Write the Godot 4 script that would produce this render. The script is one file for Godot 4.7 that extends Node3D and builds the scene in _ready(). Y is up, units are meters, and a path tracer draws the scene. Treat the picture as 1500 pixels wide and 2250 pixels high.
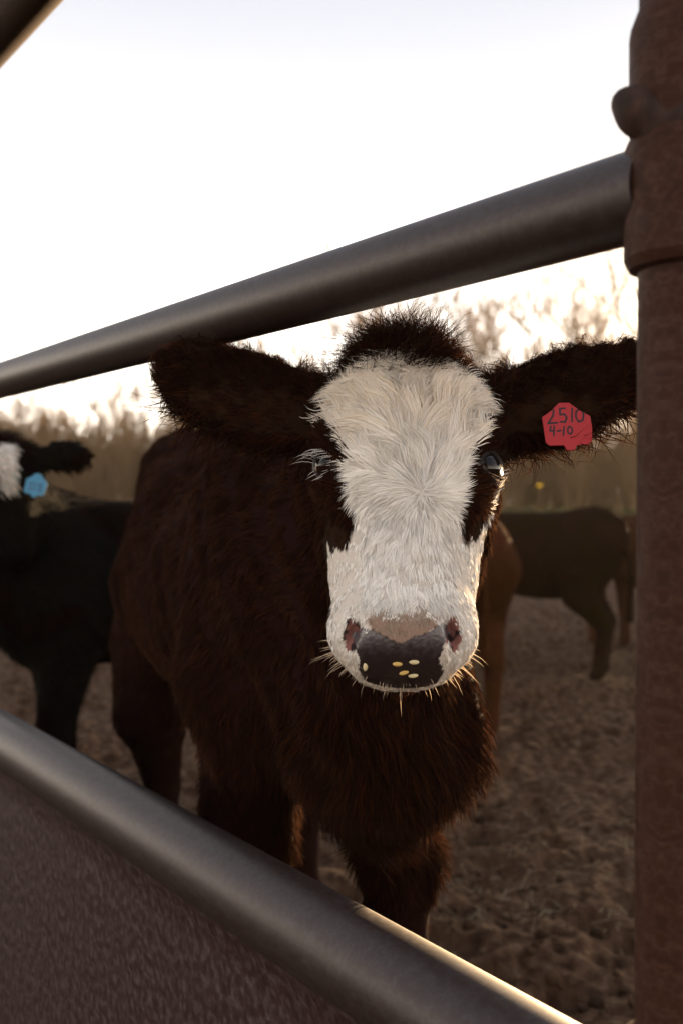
extends Node3D
# A white-faced calf looking through a pipe fence at low sun, herd mates and a bare thicket behind.

var rng := RandomNumberGenerator.new()
var M := {}
var taken := {}
var t_start := 0
const SUN_TO := Vector3(0.56, 0.094, -1.0)

# ------------------------------------------------------------------ naming helpers
func numbered(called: String) -> String:
	var n: int = taken.get(called, 0)
	taken[called] = n + 1
	return called if n == 0 else "%s_%03d" % [called, n]

func tag(o: Node, label := "", category := "", group := "", kind := "") -> void:
	if label: o.set_meta("label", label)
	if category: o.set_meta("category", category)
	if group: o.set_meta("group", group)
	if kind: o.set_meta("kind", kind)

func base(called: String, at := Vector3.ZERO) -> Node3D:
	var o := Node3D.new()
	o.name = numbered(called)
	add_child(o)
	o.position = at
	return o

func part(called: String, mesh: Mesh, mat: Material, parent: Node = self) -> MeshInstance3D:
	var o := MeshInstance3D.new()
	o.name = numbered(called) if parent == self else called
	o.mesh = mesh
	o.material_override = mat
	parent.add_child(o, true)
	return o

func stage(s: String) -> void:
	print("%6.1fs %s" % [(Time.get_ticks_msec() - t_start) / 1000.0, s])

# ------------------------------------------------------------------ materials
func noise_tex(freq: float, colors: Array, stops: Array, sd: int, size := 512, octaves := 5, type := FastNoiseLite.TYPE_SIMPLEX_SMOOTH) -> NoiseTexture2D:
	var n := FastNoiseLite.new()
	n.seed = sd
	n.noise_type = type
	n.frequency = freq
	n.fractal_octaves = octaves
	var g := Gradient.new()
	g.offsets = PackedFloat32Array(stops)
	var cs := PackedColorArray()
	for c in colors:
		cs.append((c as Color).linear_to_srgb())
	g.colors = cs
	var t := NoiseTexture2D.new()
	t.width = size
	t.height = size
	t.seamless = true
	t.noise = n
	t.color_ramp = g
	return t

func grey_tex(freq: float, lo: float, hi: float, sd: int, size := 512, octaves := 5) -> NoiseTexture2D:
	var n := FastNoiseLite.new()
	n.seed = sd
	n.noise_type = FastNoiseLite.TYPE_SIMPLEX_SMOOTH
	n.frequency = freq
	n.fractal_octaves = octaves
	var g := Gradient.new()
	g.offsets = PackedFloat32Array([0.0, 1.0])
	g.colors = PackedColorArray([Color(lo, lo, lo), Color(hi, hi, hi)])
	var t := NoiseTexture2D.new()
	t.width = size
	t.height = size
	t.seamless = true
	t.noise = n
	t.color_ramp = g
	return t

func mat(called: String, c: Color, rough := 0.8, spec := 0.4) -> StandardMaterial3D:
	var m := StandardMaterial3D.new()
	m.resource_name = called
	m.albedo_color = c.linear_to_srgb()
	m.roughness = rough
	m.metallic_specular = spec
	return m

func make_materials() -> void:
	# weathered painted steel: brown oxide paint, rubbed grey patches, rust freckles
	var paint := mat("worn_paint", Color.WHITE, 1.0, 0.5)
	paint.albedo_texture = noise_tex(0.012, [Color(0.022, 0.011, 0.009), Color(0.03, 0.019, 0.0175), Color(0.04, 0.032, 0.033), Color(0.026, 0.013, 0.01)], [0.3, 0.47, 0.54, 0.62], 11, 1024, 7)
	paint.roughness_texture = grey_tex(0.05, 0.4, 0.52, 12)
	paint.heightmap_enabled = true
	paint.heightmap_texture = grey_tex(0.3, 0.0, 1.0, 13, 512, 2)
	paint.heightmap_scale = 0.014
	paint.metallic = 0.25
	paint.uv1_triplanar = true
	paint.uv1_scale = Vector3(4.3, 4.3, 4.3)
	M.paint = paint
	var sheet := mat("oxidised_sheet", Color.WHITE, 1.0, 0.35)
	sheet.albedo_texture = noise_tex(0.02, [Color(0.016, 0.0062, 0.0058), Color(0.025, 0.0105, 0.0098), Color(0.033, 0.017, 0.016), Color(0.06, 0.042, 0.041)], [0.3, 0.46, 0.58, 0.72], 21, 1024, 7)
	sheet.roughness_texture = grey_tex(0.05, 0.45, 0.7, 22)
	sheet.heightmap_enabled = true
	sheet.heightmap_texture = grey_tex(0.3, 0.0, 1.0, 23, 512, 2)
	sheet.heightmap_scale = 0.006
	sheet.uv1_triplanar = true
	sheet.uv1_scale = Vector3(3.6, 2.4, 3.6)
	M.sheet = sheet
	var post := paint.duplicate()
	post.resource_name = "brown_paint"
	post.metallic = 0.0
	post.heightmap_enabled = false
	post.metallic_specular = 0.22
	post.roughness_texture = grey_tex(0.02, 0.5, 0.75, 15)
	post.albedo_texture = noise_tex(0.012, [Color(0.028, 0.0105, 0.0065), Color(0.041, 0.017, 0.0105), Color(0.056, 0.028, 0.019), Color(0.032, 0.012, 0.0065)], [0.34, 0.47, 0.53, 0.6], 14, 1024, 7)
	M.post = post
	var rust := mat("rust", Color.WHITE, 0.75, 0.35)
	rust.albedo_texture = noise_tex(0.03, [Color(0.014, 0.007, 0.0055), Color(0.028, 0.0125, 0.0085), Color(0.05, 0.023, 0.015)], [0.2, 0.5, 0.85], 31)
	rust.uv1_triplanar = true
	rust.uv1_scale = Vector3(4, 4, 4)
	M.rust = rust
	var soil := mat("trampled_soil", Color.WHITE, 0.95, 0.18)
	soil.albedo_texture = noise_tex(0.02, [Color(0.022, 0.0105, 0.006), Color(0.054, 0.0275, 0.0155), Color(0.088, 0.049, 0.029), Color(0.135, 0.083, 0.052)], [0.2, 0.44, 0.62, 0.86], 41, 1024, 7)
	soil.heightmap_enabled = true
	soil.heightmap_texture = grey_tex(0.03, 0.0, 1.0, 42, 1024, 6)
	soil.heightmap_scale = 1.6
	soil.uv1_triplanar = true
	soil.uv1_world_triplanar = true
	soil.uv1_scale = Vector3(0.75, 0.75, 0.75)
	M.soil = soil
	M.clod = mat("clod", Color(0.05, 0.033, 0.023), 0.95, 0.15)
	M.clod.vertex_color_use_as_albedo = true
	M.clod.albedo_color = Color.WHITE
	M.straw = mat("straw", Color.WHITE, 0.7, 0.35)
	M.straw.vertex_color_use_as_albedo = true
	M.straw.backlight_enabled = true
	M.straw.backlight = Color(0.5, 0.45, 0.35)
	M.bark = mat("bark", Color(0.075, 0.055, 0.042), 0.9, 0.3)
	M.twig = mat("twig", Color(0.18, 0.12, 0.074), 0.85, 0.2)
	M.twig.backlight_enabled = true
	M.twig.backlight = Color(0.7, 0.6, 0.42)
	M.grass = mat("dry_grass", Color.WHITE, 0.8, 0.3)
	M.grass.vertex_color_use_as_albedo = true
	M.grass.backlight_enabled = true
	M.grass.backlight = Color(0.6, 0.6, 0.5)
	var hair := mat("hair", Color.WHITE, 0.75, 0.1)
	hair.vertex_color_use_as_albedo = true
	hair.backlight_enabled = true
	hair.backlight = Color(0.9, 0.9, 0.9)
	M.hair = hair
	var coat := hair.duplicate()
	coat.resource_name = "coat_hair"
	coat.albedo_color = COAT.linear_to_srgb()
	coat.specular_mode = BaseMaterial3D.SPECULAR_DISABLED
	coat.rim_enabled = true
	coat.rim = 0.16
	coat.rim_tint = 1.0
	M.coat = coat
	var pale := hair.duplicate()
	pale.resource_name = "face_hair"
	pale.backlight = Color(0.3, 0.3, 0.3)
	M.face_hair = pale
	var skin := mat("hide", Color.WHITE, 0.9, 0.12)
	skin.vertex_color_use_as_albedo = true
	M.skin = skin
	M.nose = mat("wet_nose", Color.WHITE, 0.33, 0.5)
	M.nose.vertex_color_use_as_albedo = true
	M.nose.heightmap_enabled = true
	M.nose.heightmap_texture = grey_tex(0.06, 0.0, 1.0, 52, 512, 2)
	M.nose.heightmap_scale = 0.05
	M.nose.uv1_triplanar = true
	M.nose.uv1_scale = Vector3(6, 6, 6)
	M.eye = mat("eye", Color(0.006, 0.004, 0.003), 0.04, 0.42)
	M.eyelid = mat("eyelid", Color(0.014, 0.01, 0.009), 0.5, 0.4)
	M.sclera = mat("eye_corner", Color(0.26, 0.16, 0.14), 0.25, 0.5)
	M.hoof = mat("hoof", Color(0.02, 0.016, 0.013), 0.6, 0.4)
	M.grain = mat("grain", Color(0.55, 0.36, 0.1), 0.5, 0.5)
	M.grain_pale = mat("grain_pale", Color(0.6, 0.5, 0.28), 0.5, 0.5)
	M.leaf = mat("yellow_leaf", Color(0.75, 0.5, 0.03), 0.6, 0.4)
	M.leaf.backlight_enabled = true
	M.leaf.backlight = Color(0.9, 0.8, 0.3)

# ------------------------------------------------------------------ plain mesh tools
func arr_mesh(v: PackedVector3Array, n: PackedVector3Array, idx: PackedInt32Array, c := PackedColorArray(), uv := PackedVector2Array()) -> ArrayMesh:
	var a := []
	a.resize(Mesh.ARRAY_MAX)
	a[Mesh.ARRAY_VERTEX] = v
	if n.size(): a[Mesh.ARRAY_NORMAL] = n
	a[Mesh.ARRAY_INDEX] = idx
	if c.size(): a[Mesh.ARRAY_COLOR] = c
	if uv.size(): a[Mesh.ARRAY_TEX_UV] = uv
	var m := ArrayMesh.new()
	m.add_surface_from_arrays(Mesh.PRIMITIVE_TRIANGLES, a)
	return m

class Geo:
	var v := PackedVector3Array()
	var n := PackedVector3Array()
	var c := PackedColorArray()
	var i := PackedInt32Array()
	func mesh() -> ArrayMesh:
		var a := []
		a.resize(Mesh.ARRAY_MAX)
		a[Mesh.ARRAY_VERTEX] = v
		a[Mesh.ARRAY_NORMAL] = n
		a[Mesh.ARRAY_INDEX] = i
		if c.size() == v.size(): a[Mesh.ARRAY_COLOR] = c
		var m := ArrayMesh.new()
		m.add_surface_from_arrays(Mesh.PRIMITIVE_TRIANGLES, a)
		return m
	# swept tube through points with radii; caps closed
	func tube(p: Array, r: Array, sides := 12, col := Color.WHITE, caps := true) -> void:
		var first := v.size()
		var d0: Vector3 = (p[1] - p[0]).normalized()
		var u := d0.cross(Vector3.UP if absf(d0.y) < 0.9 else Vector3.RIGHT).normalized()
		for k in p.size():
			var d: Vector3
			if k == 0: d = d0
			elif k == p.size() - 1: d = (p[k] - p[k - 1]).normalized()
			else: d = (p[k + 1] - p[k - 1]).normalized()
			u = (u - d * u.dot(d)).normalized()
			var w := d.cross(u)
			for s in sides:
				var a := TAU * s / sides
				var o := u * cos(a) + w * sin(a)
				v.append(p[k] + o * r[k])
				n.append(o)
				c.append(col)
		for k in p.size() - 1:
			for s in sides:
				var a := first + k * sides + s
				var b := first + k * sides + (s + 1) % sides
				quad(a, b, b + sides, a + sides)
		if caps:
			for e in [0, p.size() - 1]:
				var dd: Vector3 = (p[0] - p[1]).normalized() if e == 0 else (p[e] - p[e - 1]).normalized()
				var at := v.size()
				v.append(p[e]); n.append(dd); c.append(col)
				for s in sides:
					v.append(v[first + e * sides + s]); n.append(dd); c.append(col)
				for s in sides:
					tri(at, at + 1 + s, at + 1 + (s + 1) % sides)
	func renormal() -> void:
		n.fill(Vector3.ZERO)
		for t in range(0, i.size(), 3):
			var f := (v[i[t + 2]] - v[i[t]]).cross(v[i[t + 1]] - v[i[t]])
			for j in 3: n[i[t + j]] += f
		for k in n.size(): n[k] = n[k].normalized()
	func tri(a: int, b: int, d: int) -> void:
		# wind clockwise as seen from the side the normals point to
		var f := (v[d] - v[a]).cross(v[b] - v[a])
		if f.dot(n[a] + n[b] + n[d]) >= 0.0:
			i.append(a); i.append(b); i.append(d)
		else:
			i.append(a); i.append(d); i.append(b)
	func quad(a: int, b: int, d: int, e: int) -> void:
		tri(a, b, d)
		tri(a, d, e)
	# surface of revolution about the y axis: profile of (radius, height)
	func lathe(prof: Array, sides: int, at := Vector3.ZERO, col := Color.WHITE) -> void:
		for k in prof.size() - 1:
			var p0: Vector2 = prof[k]
			var p1: Vector2 = prof[k + 1]
			var dn := Vector2(p1.y - p0.y, -(p1.x - p0.x)).normalized()
			var first := v.size()
			for q in [p0, p1]:
				for s in sides:
					var a := TAU * s / sides
					v.append(at + Vector3(cos(a) * q.x, q.y, sin(a) * q.x))
					n.append(Vector3(cos(a) * dn.x, dn.y, sin(a) * dn.x))
					c.append(col)
			for s in sides:
				quad(first + s, first + (s + 1) % sides, first + sides + (s + 1) % sides, first + sides + s)
	func ball(at: Vector3, r: Vector3, rings := 8, sides := 12, col := Color.WHITE, turn := Basis()) -> void:
		var first := v.size()
		for k in rings + 1:
			var ph := PI * k / rings
			for s in sides:
				var a := TAU * s / sides
				var o := Vector3(sin(ph) * cos(a), cos(ph), sin(ph) * sin(a))
				v.append(at + turn * (o * r))
				n.append((turn * (o / r)).normalized())
				c.append(col)
		for k in rings:
			for s in sides:
				quad(first + k * sides + s, first + k * sides + (s + 1) % sides, first + (k + 1) * sides + (s + 1) % sides, first + (k + 1) * sides + s)

# ------------------------------------------------------------------ blended solid shapes, meshed as surface nets
class Field:
	var X: Array[Transform3D] = []
	var B := PackedVector3Array()
	var BB := PackedFloat32Array()
	var RA := PackedFloat32Array()
	var RB := PackedFloat32Array()
	var S := PackedFloat32Array()
	var K := PackedFloat32Array()
	var lo := Vector3.ONE * 1e3
	var hi := Vector3.ONE * -1e3
	# tapered capsule from a to b; squash: scale of the cross-section along the given axes frame
	func cone(a: Vector3, b: Vector3, ra: float, rb: float, k := 0.05, frame := Basis(), squash := Vector3.ONE) -> void:
		var inv := (frame * Basis.from_scale(squash)).inverse()
		var q := inv * (b - a)
		X.append(Transform3D(inv, -(inv * a)))
		B.append(q)
		BB.append(1.0 / maxf(q.length_squared(), 1e-9))
		RA.append(ra); RB.append(rb)
		S.append(minf(squash.x, minf(squash.y, squash.z)))
		K.append(k)
		var grow := maxf(ra, rb) * maxf(squash.x, maxf(squash.y, squash.z)) + absf(k)
		if k > 0.0:
			lo = lo.min(a.min(b) - Vector3.ONE * grow)
			hi = hi.max(a.max(b) + Vector3.ONE * grow)
	func egg(at: Vector3, r: Vector3, k := 0.05, frame := Basis()) -> void:
		var m := minf(r.x, minf(r.y, r.z))
		cone(at, at + frame.x * 1e-5, m, m, k, frame, r / m)
	func dist(p: Vector3) -> float:
		var v := 10.0
		for i in X.size():
			var q := X[i] * p
			var b := B[i]
			var t := clampf(q.dot(b) * BB[i], 0.0, 1.0)
			var e := ((q - b * t).length() - lerpf(RA[i], RB[i], t)) * S[i]
			var k := K[i]
			if k > 0.0:
				var h := maxf(k - absf(v - e), 0.0) / k
				v = minf(v, e) - h * h * k * 0.25
			else:
				var h := maxf(-k - absf(v + e), 0.0) / -k
				v = maxf(v, -e) - h * h * k * 0.25
		return v
	func mesh_into(g: Geo, h: float) -> void:
		var size := hi - lo
		var depth := 0
		var span := h
		while span < maxf(size.x, maxf(size.y, size.z)):
			span *= 2.0
			depth += 1
		var todo: Array[Vector4i] = [Vector4i(0, 0, 0, 1 << depth)]
		var vals := {}
		var cell_v := {}
		var cells := PackedVector3Array()
		while todo.size():
			var b: Vector4i = todo.pop_back()
			if b.w > 1:
				var half := b.w * h * 0.5
				var mid := lo + Vector3(b.x, b.y, b.z) * h + Vector3.ONE * half
				if mid.x - half > hi.x or mid.y - half > hi.y or mid.z - half > hi.z:
					continue
				if b.w <= 16 and absf(dist(mid)) > half * 1.95 + 0.004:
					continue
				var w := b.w >> 1
				for k in 8:
					todo.append(Vector4i(b.x + (k & 1) * w, b.y + (k >> 1 & 1) * w, b.z + (k >> 2) * w, w))
				continue
			var d := PackedFloat32Array()
			d.resize(8)
			var neg := 0
			for k in 8:
				var ci := b.x + (k & 1)
				var cj := b.y + (k >> 1 & 1)
				var ck := b.z + (k >> 2)
				var key := ci | cj << 12 | ck << 24
				if not vals.has(key):
					vals[key] = dist(lo + Vector3(ci, cj, ck) * h)
				d[k] = vals[key]
				if d[k] < 0.0: neg += 1
			if neg == 0 or neg == 8:
				continue
			var sum := Vector3.ZERO
			var cnt := 0
			for axis in 3:
				var bit := 1 << axis
				for k in 8:
					if k & bit: continue
					var d0 := d[k]
					var d1 := d[k | bit]
					if (d0 < 0.0) == (d1 < 0.0): continue
					var p := Vector3(k & 1, k >> 1 & 1, k >> 2)
					p[axis] += d0 / (d0 - d1)
					sum += p
					cnt += 1
			cell_v[b.x | b.y << 12 | b.z << 24] = g.v.size()
			cells.append(Vector3(b.x, b.y, b.z))
			g.v.append(lo + (Vector3(b.x, b.y, b.z) + sum / cnt) * h)
			g.n.append(Vector3.ZERO)
			g.c.append(Color.WHITE)
		var first_i := g.i.size()
		for p in cells:
			var x := int(p.x)
			var y := int(p.y)
			var z := int(p.z)
			var d0: float = vals[x | y << 12 | z << 24]
			var kk := x | y << 12 | z << 24
			for axis in 3:
				var step := 1 << (12 * axis)
				var d1: float = vals[kk + step]
				if (d0 < 0.0) == (d1 < 0.0): continue
				var s1 := 1 << (12 * ((axis + 1) % 3))
				var s2 := 1 << (12 * ((axis + 2) % 3))
				if not (cell_v.has(kk - s1) and cell_v.has(kk - s2) and cell_v.has(kk - s1 - s2)): continue
				var a: int = cell_v[kk]
				var b2: int = cell_v[kk - s1]
				var c2: int = cell_v[kk - s1 - s2]
				var d2: int = cell_v[kk - s2]
				if d0 < 0.0:
					g.i.append_array(PackedInt32Array([a, c2, b2, a, d2, c2]))
				else:
					g.i.append_array(PackedInt32Array([a, b2, c2, a, c2, d2]))
		for t in range(first_i, g.i.size(), 3):
			var a := g.i[t]
			var b3 := g.i[t + 1]
			var c3 := g.i[t + 2]
			var f := (g.v[c3] - g.v[a]).cross(g.v[b3] - g.v[a])
			g.n[a] += f
			g.n[b3] += f
			g.n[c3] += f
		for k in g.n.size():
			g.n[k] = g.n[k].normalized()

# ------------------------------------------------------------------ hair
class Fur:
	var v := PackedVector3Array()
	var n := PackedVector3Array()
	var c := PackedColorArray()
	var i := PackedInt32Array()
	# one lock: points from root to tip, width at the root, one colour
	func lock(p: PackedVector3Array, w: float, side: Vector3, nr: Vector3, col: Color) -> void:
		var first := v.size()
		var last := p.size() - 1
		for k in last:
			var f := float(k) / last
			var ww := side * (w * 0.5 * (1.0 - f * f * 0.85))
			v.append(p[k] - ww)
			v.append(p[k] + ww)
			n.append(nr); n.append(nr)
			c.append(col); c.append(col)
		v.append(p[last]); n.append(nr); c.append(col)
		for k in last - 1:
			var a := first + k * 2
			i.append(a); i.append(a + 2); i.append(a + 1)
			i.append(a + 1); i.append(a + 2); i.append(a + 3)
		var e := first + (last - 1) * 2
		i.append(e); i.append(e + 2); i.append(e + 1)
	func mesh() -> ArrayMesh:
		var a := []
		a.resize(Mesh.ARRAY_MAX)
		a[Mesh.ARRAY_VERTEX] = v
		a[Mesh.ARRAY_NORMAL] = n
		a[Mesh.ARRAY_COLOR] = c
		a[Mesh.ARRAY_INDEX] = i
		var m := ArrayMesh.new()
		m.add_surface_from_arrays(Mesh.PRIMITIVE_TRIANGLES, a)
		return m
	# a curved lock that starts along d0, is pulled toward d1, and has n_seg segments
	func bent(root: Vector3, d0: Vector3, d1: Vector3, length: float, n_seg: int, w: float, nr: Vector3, col: Color, roll := 0.0, wave := 0.0, phase := 0.0) -> void:
		var p := PackedVector3Array()
		p.append(root)
		var at := root
		for k in n_seg:
			var f := (k + 0.5) / n_seg
			at += d0.lerp(d1, f).normalized() * (length / n_seg)
			p.append(at)
		var dm := (d0 + d1).normalized()
		var side := dm.cross(nr).normalized()
		if wave != 0.0:
			for k in range(1, n_seg + 1):
				p[k] += side * (wave * (sin(phase + 6.5 * k / n_seg) - sin(phase)))
		if roll != 0.0:
			side = side.rotated(dm, roll)
		# front side must look outward: tri (a, tip, b) faces (b-a) x (tip-a)
		if side.cross(dm).dot(nr) < 0.0: side = -side
		lock(p, w, side, nr, col)

func hash3(x: int, y: int, z: int) -> int:
	var h := x * 73856093 ^ y * 19349663 ^ z * 83492791
	h = (h ^ (h >> 13)) * 1274126177
	return (h ^ (h >> 16)) & 0x7fffffff

# ------------------------------------------------------------------ the scene
func _ready() -> void:
	t_start = Time.get_ticks_msec()
	rng.seed = 4711
	# camera
	var cam := Camera3D.new()
	cam.name = "camera"
	add_child(cam)
	cam.position = Vector3(0, 1.2, 0)
	cam.rotation_degrees = Vector3(-0.92, 0, 0)
	var lens := CameraAttributesPhysical.new()
	lens.frustum_focal_length = 23.33
	lens.frustum_focus_distance = 1.03
	lens.frustum_near = 0.05
	lens.frustum_far = 1500.0
	lens.exposure_aperture = 3.2
	cam.attributes = lens
	cam.current = true
	# sky and sun
	var env := Environment.new()
	env.background_mode = Environment.BG_SKY
	var sky_mat := ProceduralSkyMaterial.new()
	sky_mat.sky_top_color = Color(0.142, 0.157, 0.184).linear_to_srgb()
	sky_mat.sky_horizon_color = Color(1.6, 1.42, 1.19).linear_to_srgb()
	sky_mat.sky_curve = 0.098
	sky_mat.ground_bottom_color = Color(0.05, 0.04, 0.03).linear_to_srgb()
	sky_mat.ground_horizon_color = Color(0.1, 0.08, 0.06).linear_to_srgb()
	sky_mat.sun_angle_max = 38.0
	sky_mat.sun_curve = 0.28
	var sky := Sky.new()
	sky.sky_material = sky_mat
	env.sky = sky
	env.tonemap_mode = Environment.TONE_MAPPER_LINEAR
	env.tonemap_exposure = 4.6
	env.fog_enabled = true
	env.fog_light_color = Color(1.0, 0.9, 0.74)
	env.fog_density = 0.0011
	env.sdfgi_enabled = true
	env.ssao_enabled = true
	env.ssil_enabled = true
	var we := WorldEnvironment.new()
	we.name = "environment"
	we.environment = env
	add_child(we)
	var sun := DirectionalLight3D.new()
	sun.name = "sun"
	sun.light_color = Color(1.0, 0.68, 0.36).linear_to_srgb()
	sun.light_energy = 1.6
	sun.light_angular_distance = 0.6
	sun.shadow_enabled = true
	add_child(sun)
	sun.look_at_from_position(SUN_TO * 10.0, Vector3.ZERO)

	make_materials()
	build_ground()
	stage("ground")
	build_trees()
	stage("trees")
	build_fence()
	stage("fence")
	build_calf()
	stage("calf")
	build_herd()
	stage("herd")
	build_details()
	stage("done")

# ------------------------------------------------------------------ ground
var gn := FastNoiseLite.new()
var gn2 := FastNoiseLite.new()
var prints := FastNoiseLite.new()
func ground_h(x: float, z: float) -> float:
	var far := clampf(1.0 - (Vector2(x, z).length() - 9.0) / 12.0, 0.0, 1.0)
	var y := gn.get_noise_2d(x * 100.0, z * 100.0) * 0.05
	var q := gn2.get_noise_2d(x * 100.0, z * 100.0)
	y += q * 0.034 * (0.6 + 0.8 * gn.get_noise_2d(x * 60.0 + 500.0, z * 60.0))
	# hoof prints pressed into the mud
	y -= 0.055 * smoothstep(-0.62, -0.86, prints.get_noise_2d(x * 100.0, z * 100.0)) * clampf(0.5 + 2.0 * gn.get_noise_2d(x * 30.0, z * 30.0 + 900.0), 0.0, 1.0)
	return y * far

func spaced(lo: float, hi: float, step: float, out: float, grow: float) -> PackedFloat32Array:
	var a: Array[float] = []
	var x := lo
	while x < hi:
		a.append(x)
		x += step
	a.append(hi)
	var s := step
	x = hi
	while x < out:
		s *= grow
		x += s
		a.append(x)
	s = step
	x = lo
	while x > -out:
		s *= grow
		x -= s
		a.push_front(x)
	return PackedFloat32Array(a)

func build_ground() -> void:
	gn.seed = 5
	gn.frequency = 0.012
	gn.fractal_octaves = 3
	gn2.seed = 9
	gn2.frequency = 0.085
	gn2.fractal_octaves = 3
	prints.seed = 15
	prints.noise_type = FastNoiseLite.TYPE_CELLULAR
	prints.cellular_return_type = FastNoiseLite.RETURN_DISTANCE
	prints.frequency = 0.05
	prints.fractal_type = FastNoiseLite.FRACTAL_NONE
	var xs := spaced(-2.6, 3.2, 0.026, 160.0, 1.12)
	var zs := spaced(-8.5, -1.2, 0.032, 160.0, 1.12)
	var g := Geo.new()
	for z in zs:
		for x in xs:
			g.v.append(Vector3(x, ground_h(x, z), z))
			var e := 0.02
			g.n.append(Vector3(ground_h(x - e, z) - ground_h(x + e, z), 2.0 * e, ground_h(x, z - e) - ground_h(x, z + e)).normalized())
	var w := xs.size()
	for j in zs.size() - 1:
		for k in w - 1:
			var a := j * w + k
			g.i.append_array(PackedInt32Array([a, a + 1, a + w + 1, a, a + w + 1, a + w]))
	var o := part("ground", g.mesh(), M.soil)
	tag(o, "", "", "", "structure")
	# loose clods
	var clods := Geo.new()
	clods.ball(Vector3.ZERO, Vector3(1, 0.62, 0.85), 5, 7)
	var nn := FastNoiseLite.new()
	nn.seed = 3
	nn.frequency = 0.9
	for k in clods.v.size():
		clods.v[k] *= 1.0 + 0.45 * nn.get_noise_3dv(clods.v[k])
	var spots: Array[Transform3D] = []
	var cols := PackedColorArray()
	for k in 8000:
		var dd := 1.6 + 8.0 * pow(rng.randf(), 1.3)
		var a := rng.randf_range(-0.62, 0.62)
		var x := dd * tan(a)
		if gn.get_noise_2d(x * 60.0 + 500.0, -dd * 60.0) < rng.randf_range(-0.45, 0.25): continue
		var s := 0.005 + 0.022 * pow(rng.randf(), 4.0)
		spots.append(Transform3D(Basis(Vector3(rng.randf(), rng.randf(), rng.randf()).normalized(), rng.randf() * TAU).scaled(Vector3.ONE * s), Vector3(x, ground_h(x, -dd) + s * 0.2, -dd)))
		var t := rng.randf_range(0.4, 1.7)
		cols.append(Color(0.05 * t, 0.029 * t, 0.018 * t))
	scatter("dirt_clods", clods.mesh(), M.clod, spots, cols, "loose dark clods of trampled mud across the pen", "soil")
	# straw and hay bits
	var st := Geo.new()
	for k in 4:
		var t := k / 3.0
		st.v.append(Vector3(-0.5 + t, 0.05 * sin(t * PI), -0.03)); st.v.append(Vector3(-0.5 + t, 0.05 * sin(t * PI), 0.03))
		st.n.append(Vector3.UP); st.n.append(Vector3.UP)
	for k in 3:
		st.quad(k * 2, k * 2 + 1, k * 2 + 3, k * 2 + 2)
	spots = []
	cols = PackedColorArray()
	for k in 12000:
		var dd := 1.7 + 7.5 * pow(rng.randf(), 1.2)
		var x := dd * tan(rng.randf_range(-0.55, 0.6))
		var thick := gn.get_noise_2d(x * 45.0 - 300.0, -dd * 45.0 + 100.0)
		if thick < rng.randf_range(-0.25, 0.5): continue
		var l := 0.02 + 0.09 * pow(rng.randf(), 2.0)
		var b := Basis(Vector3.UP, rng.randf() * TAU) * Basis(Vector3(0, 0, 1), rng.randf_range(-0.35, 0.45))
		var wide := rng.randf_range(0.03, 0.06)
		spots.append(Transform3D(b.scaled_local(Vector3(l, l, wide)), Vector3(x, ground_h(x, -dd) + 0.006 + 0.012 * rng.randf(), -dd)))
		var t := rng.randf_range(0.35, 1.0)
		cols.append(Color(0.22 * t, 0.165 * t, 0.092 * t))
	scatter("straw_litter", st.mesh(), M.straw, spots, cols, "scattered straw and hay trodden into the mud", "straw")

func scatter(called: String, mesh: Mesh, m: Material, spots: Array[Transform3D], cols: PackedColorArray, label: String, category: String) -> MultiMeshInstance3D:
	var mm := MultiMesh.new()
	mm.transform_format = MultiMesh.TRANSFORM_3D
	mm.use_colors = cols.size() > 0
	mm.mesh = mesh
	mm.instance_count = spots.size()
	for k in spots.size():
		mm.set_instance_transform(k, spots[k])
		if cols.size(): mm.set_instance_color(k, cols[k])
	var o := MultiMeshInstance3D.new()
	o.name = numbered(called)
	o.multimesh = mm
	o.material_override = m
	add_child(o)
	tag(o, label, category, "", "stuff")
	return o

# ------------------------------------------------------------------ trees
func branch(g: Geo, tw: Geo, at: Vector3, dir: Vector3, length: float, r: float, level: int, levels: int) -> void:
	var pts := [at]
	var rr := [r]
	var d := dir
	var p := at
	var seg := 4 if level == 0 else 3
	for k in seg:
		d = (d + Vector3(rng.randf_range(-1, 1), rng.randf_range(-0.5, 0.9), rng.randf_range(-1, 1)) * (0.13 + 0.07 * level)).normalized()
		p += d * (length / seg)
		pts.append(p)
		rr.append(lerpf(r, r * 0.45, (k + 1.0) / seg))
	if level >= levels - 1:
		tw.tube(pts, rr, 3, Color.WHITE, false)
	else:
		g.tube(pts, rr, 5 if level == 0 else 4, Color.WHITE, false)
	if level >= levels: return
	var kids := [5, 5, 5, 4][mini(level, 3)] as int
	for k in kids:
		var t := rng.randf_range(0.3, 1.0) if k else 1.0
		var f := t * seg
		var s := mini(int(f), seg - 1)
		var q: Vector3 = (pts[s] as Vector3).lerp(pts[s + 1], f - s)
		var out := Vector3(rng.randf_range(-1, 1), rng.randf_range(0.0, 0.9), rng.randf_range(-1, 1)).normalized()
		branch(g, tw, q, (d * 0.7 + out * 0.8).normalized(), length * rng.randf_range(0.45, 0.68), maxf(r * 0.5, 0.012), level + 1, levels)

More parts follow.
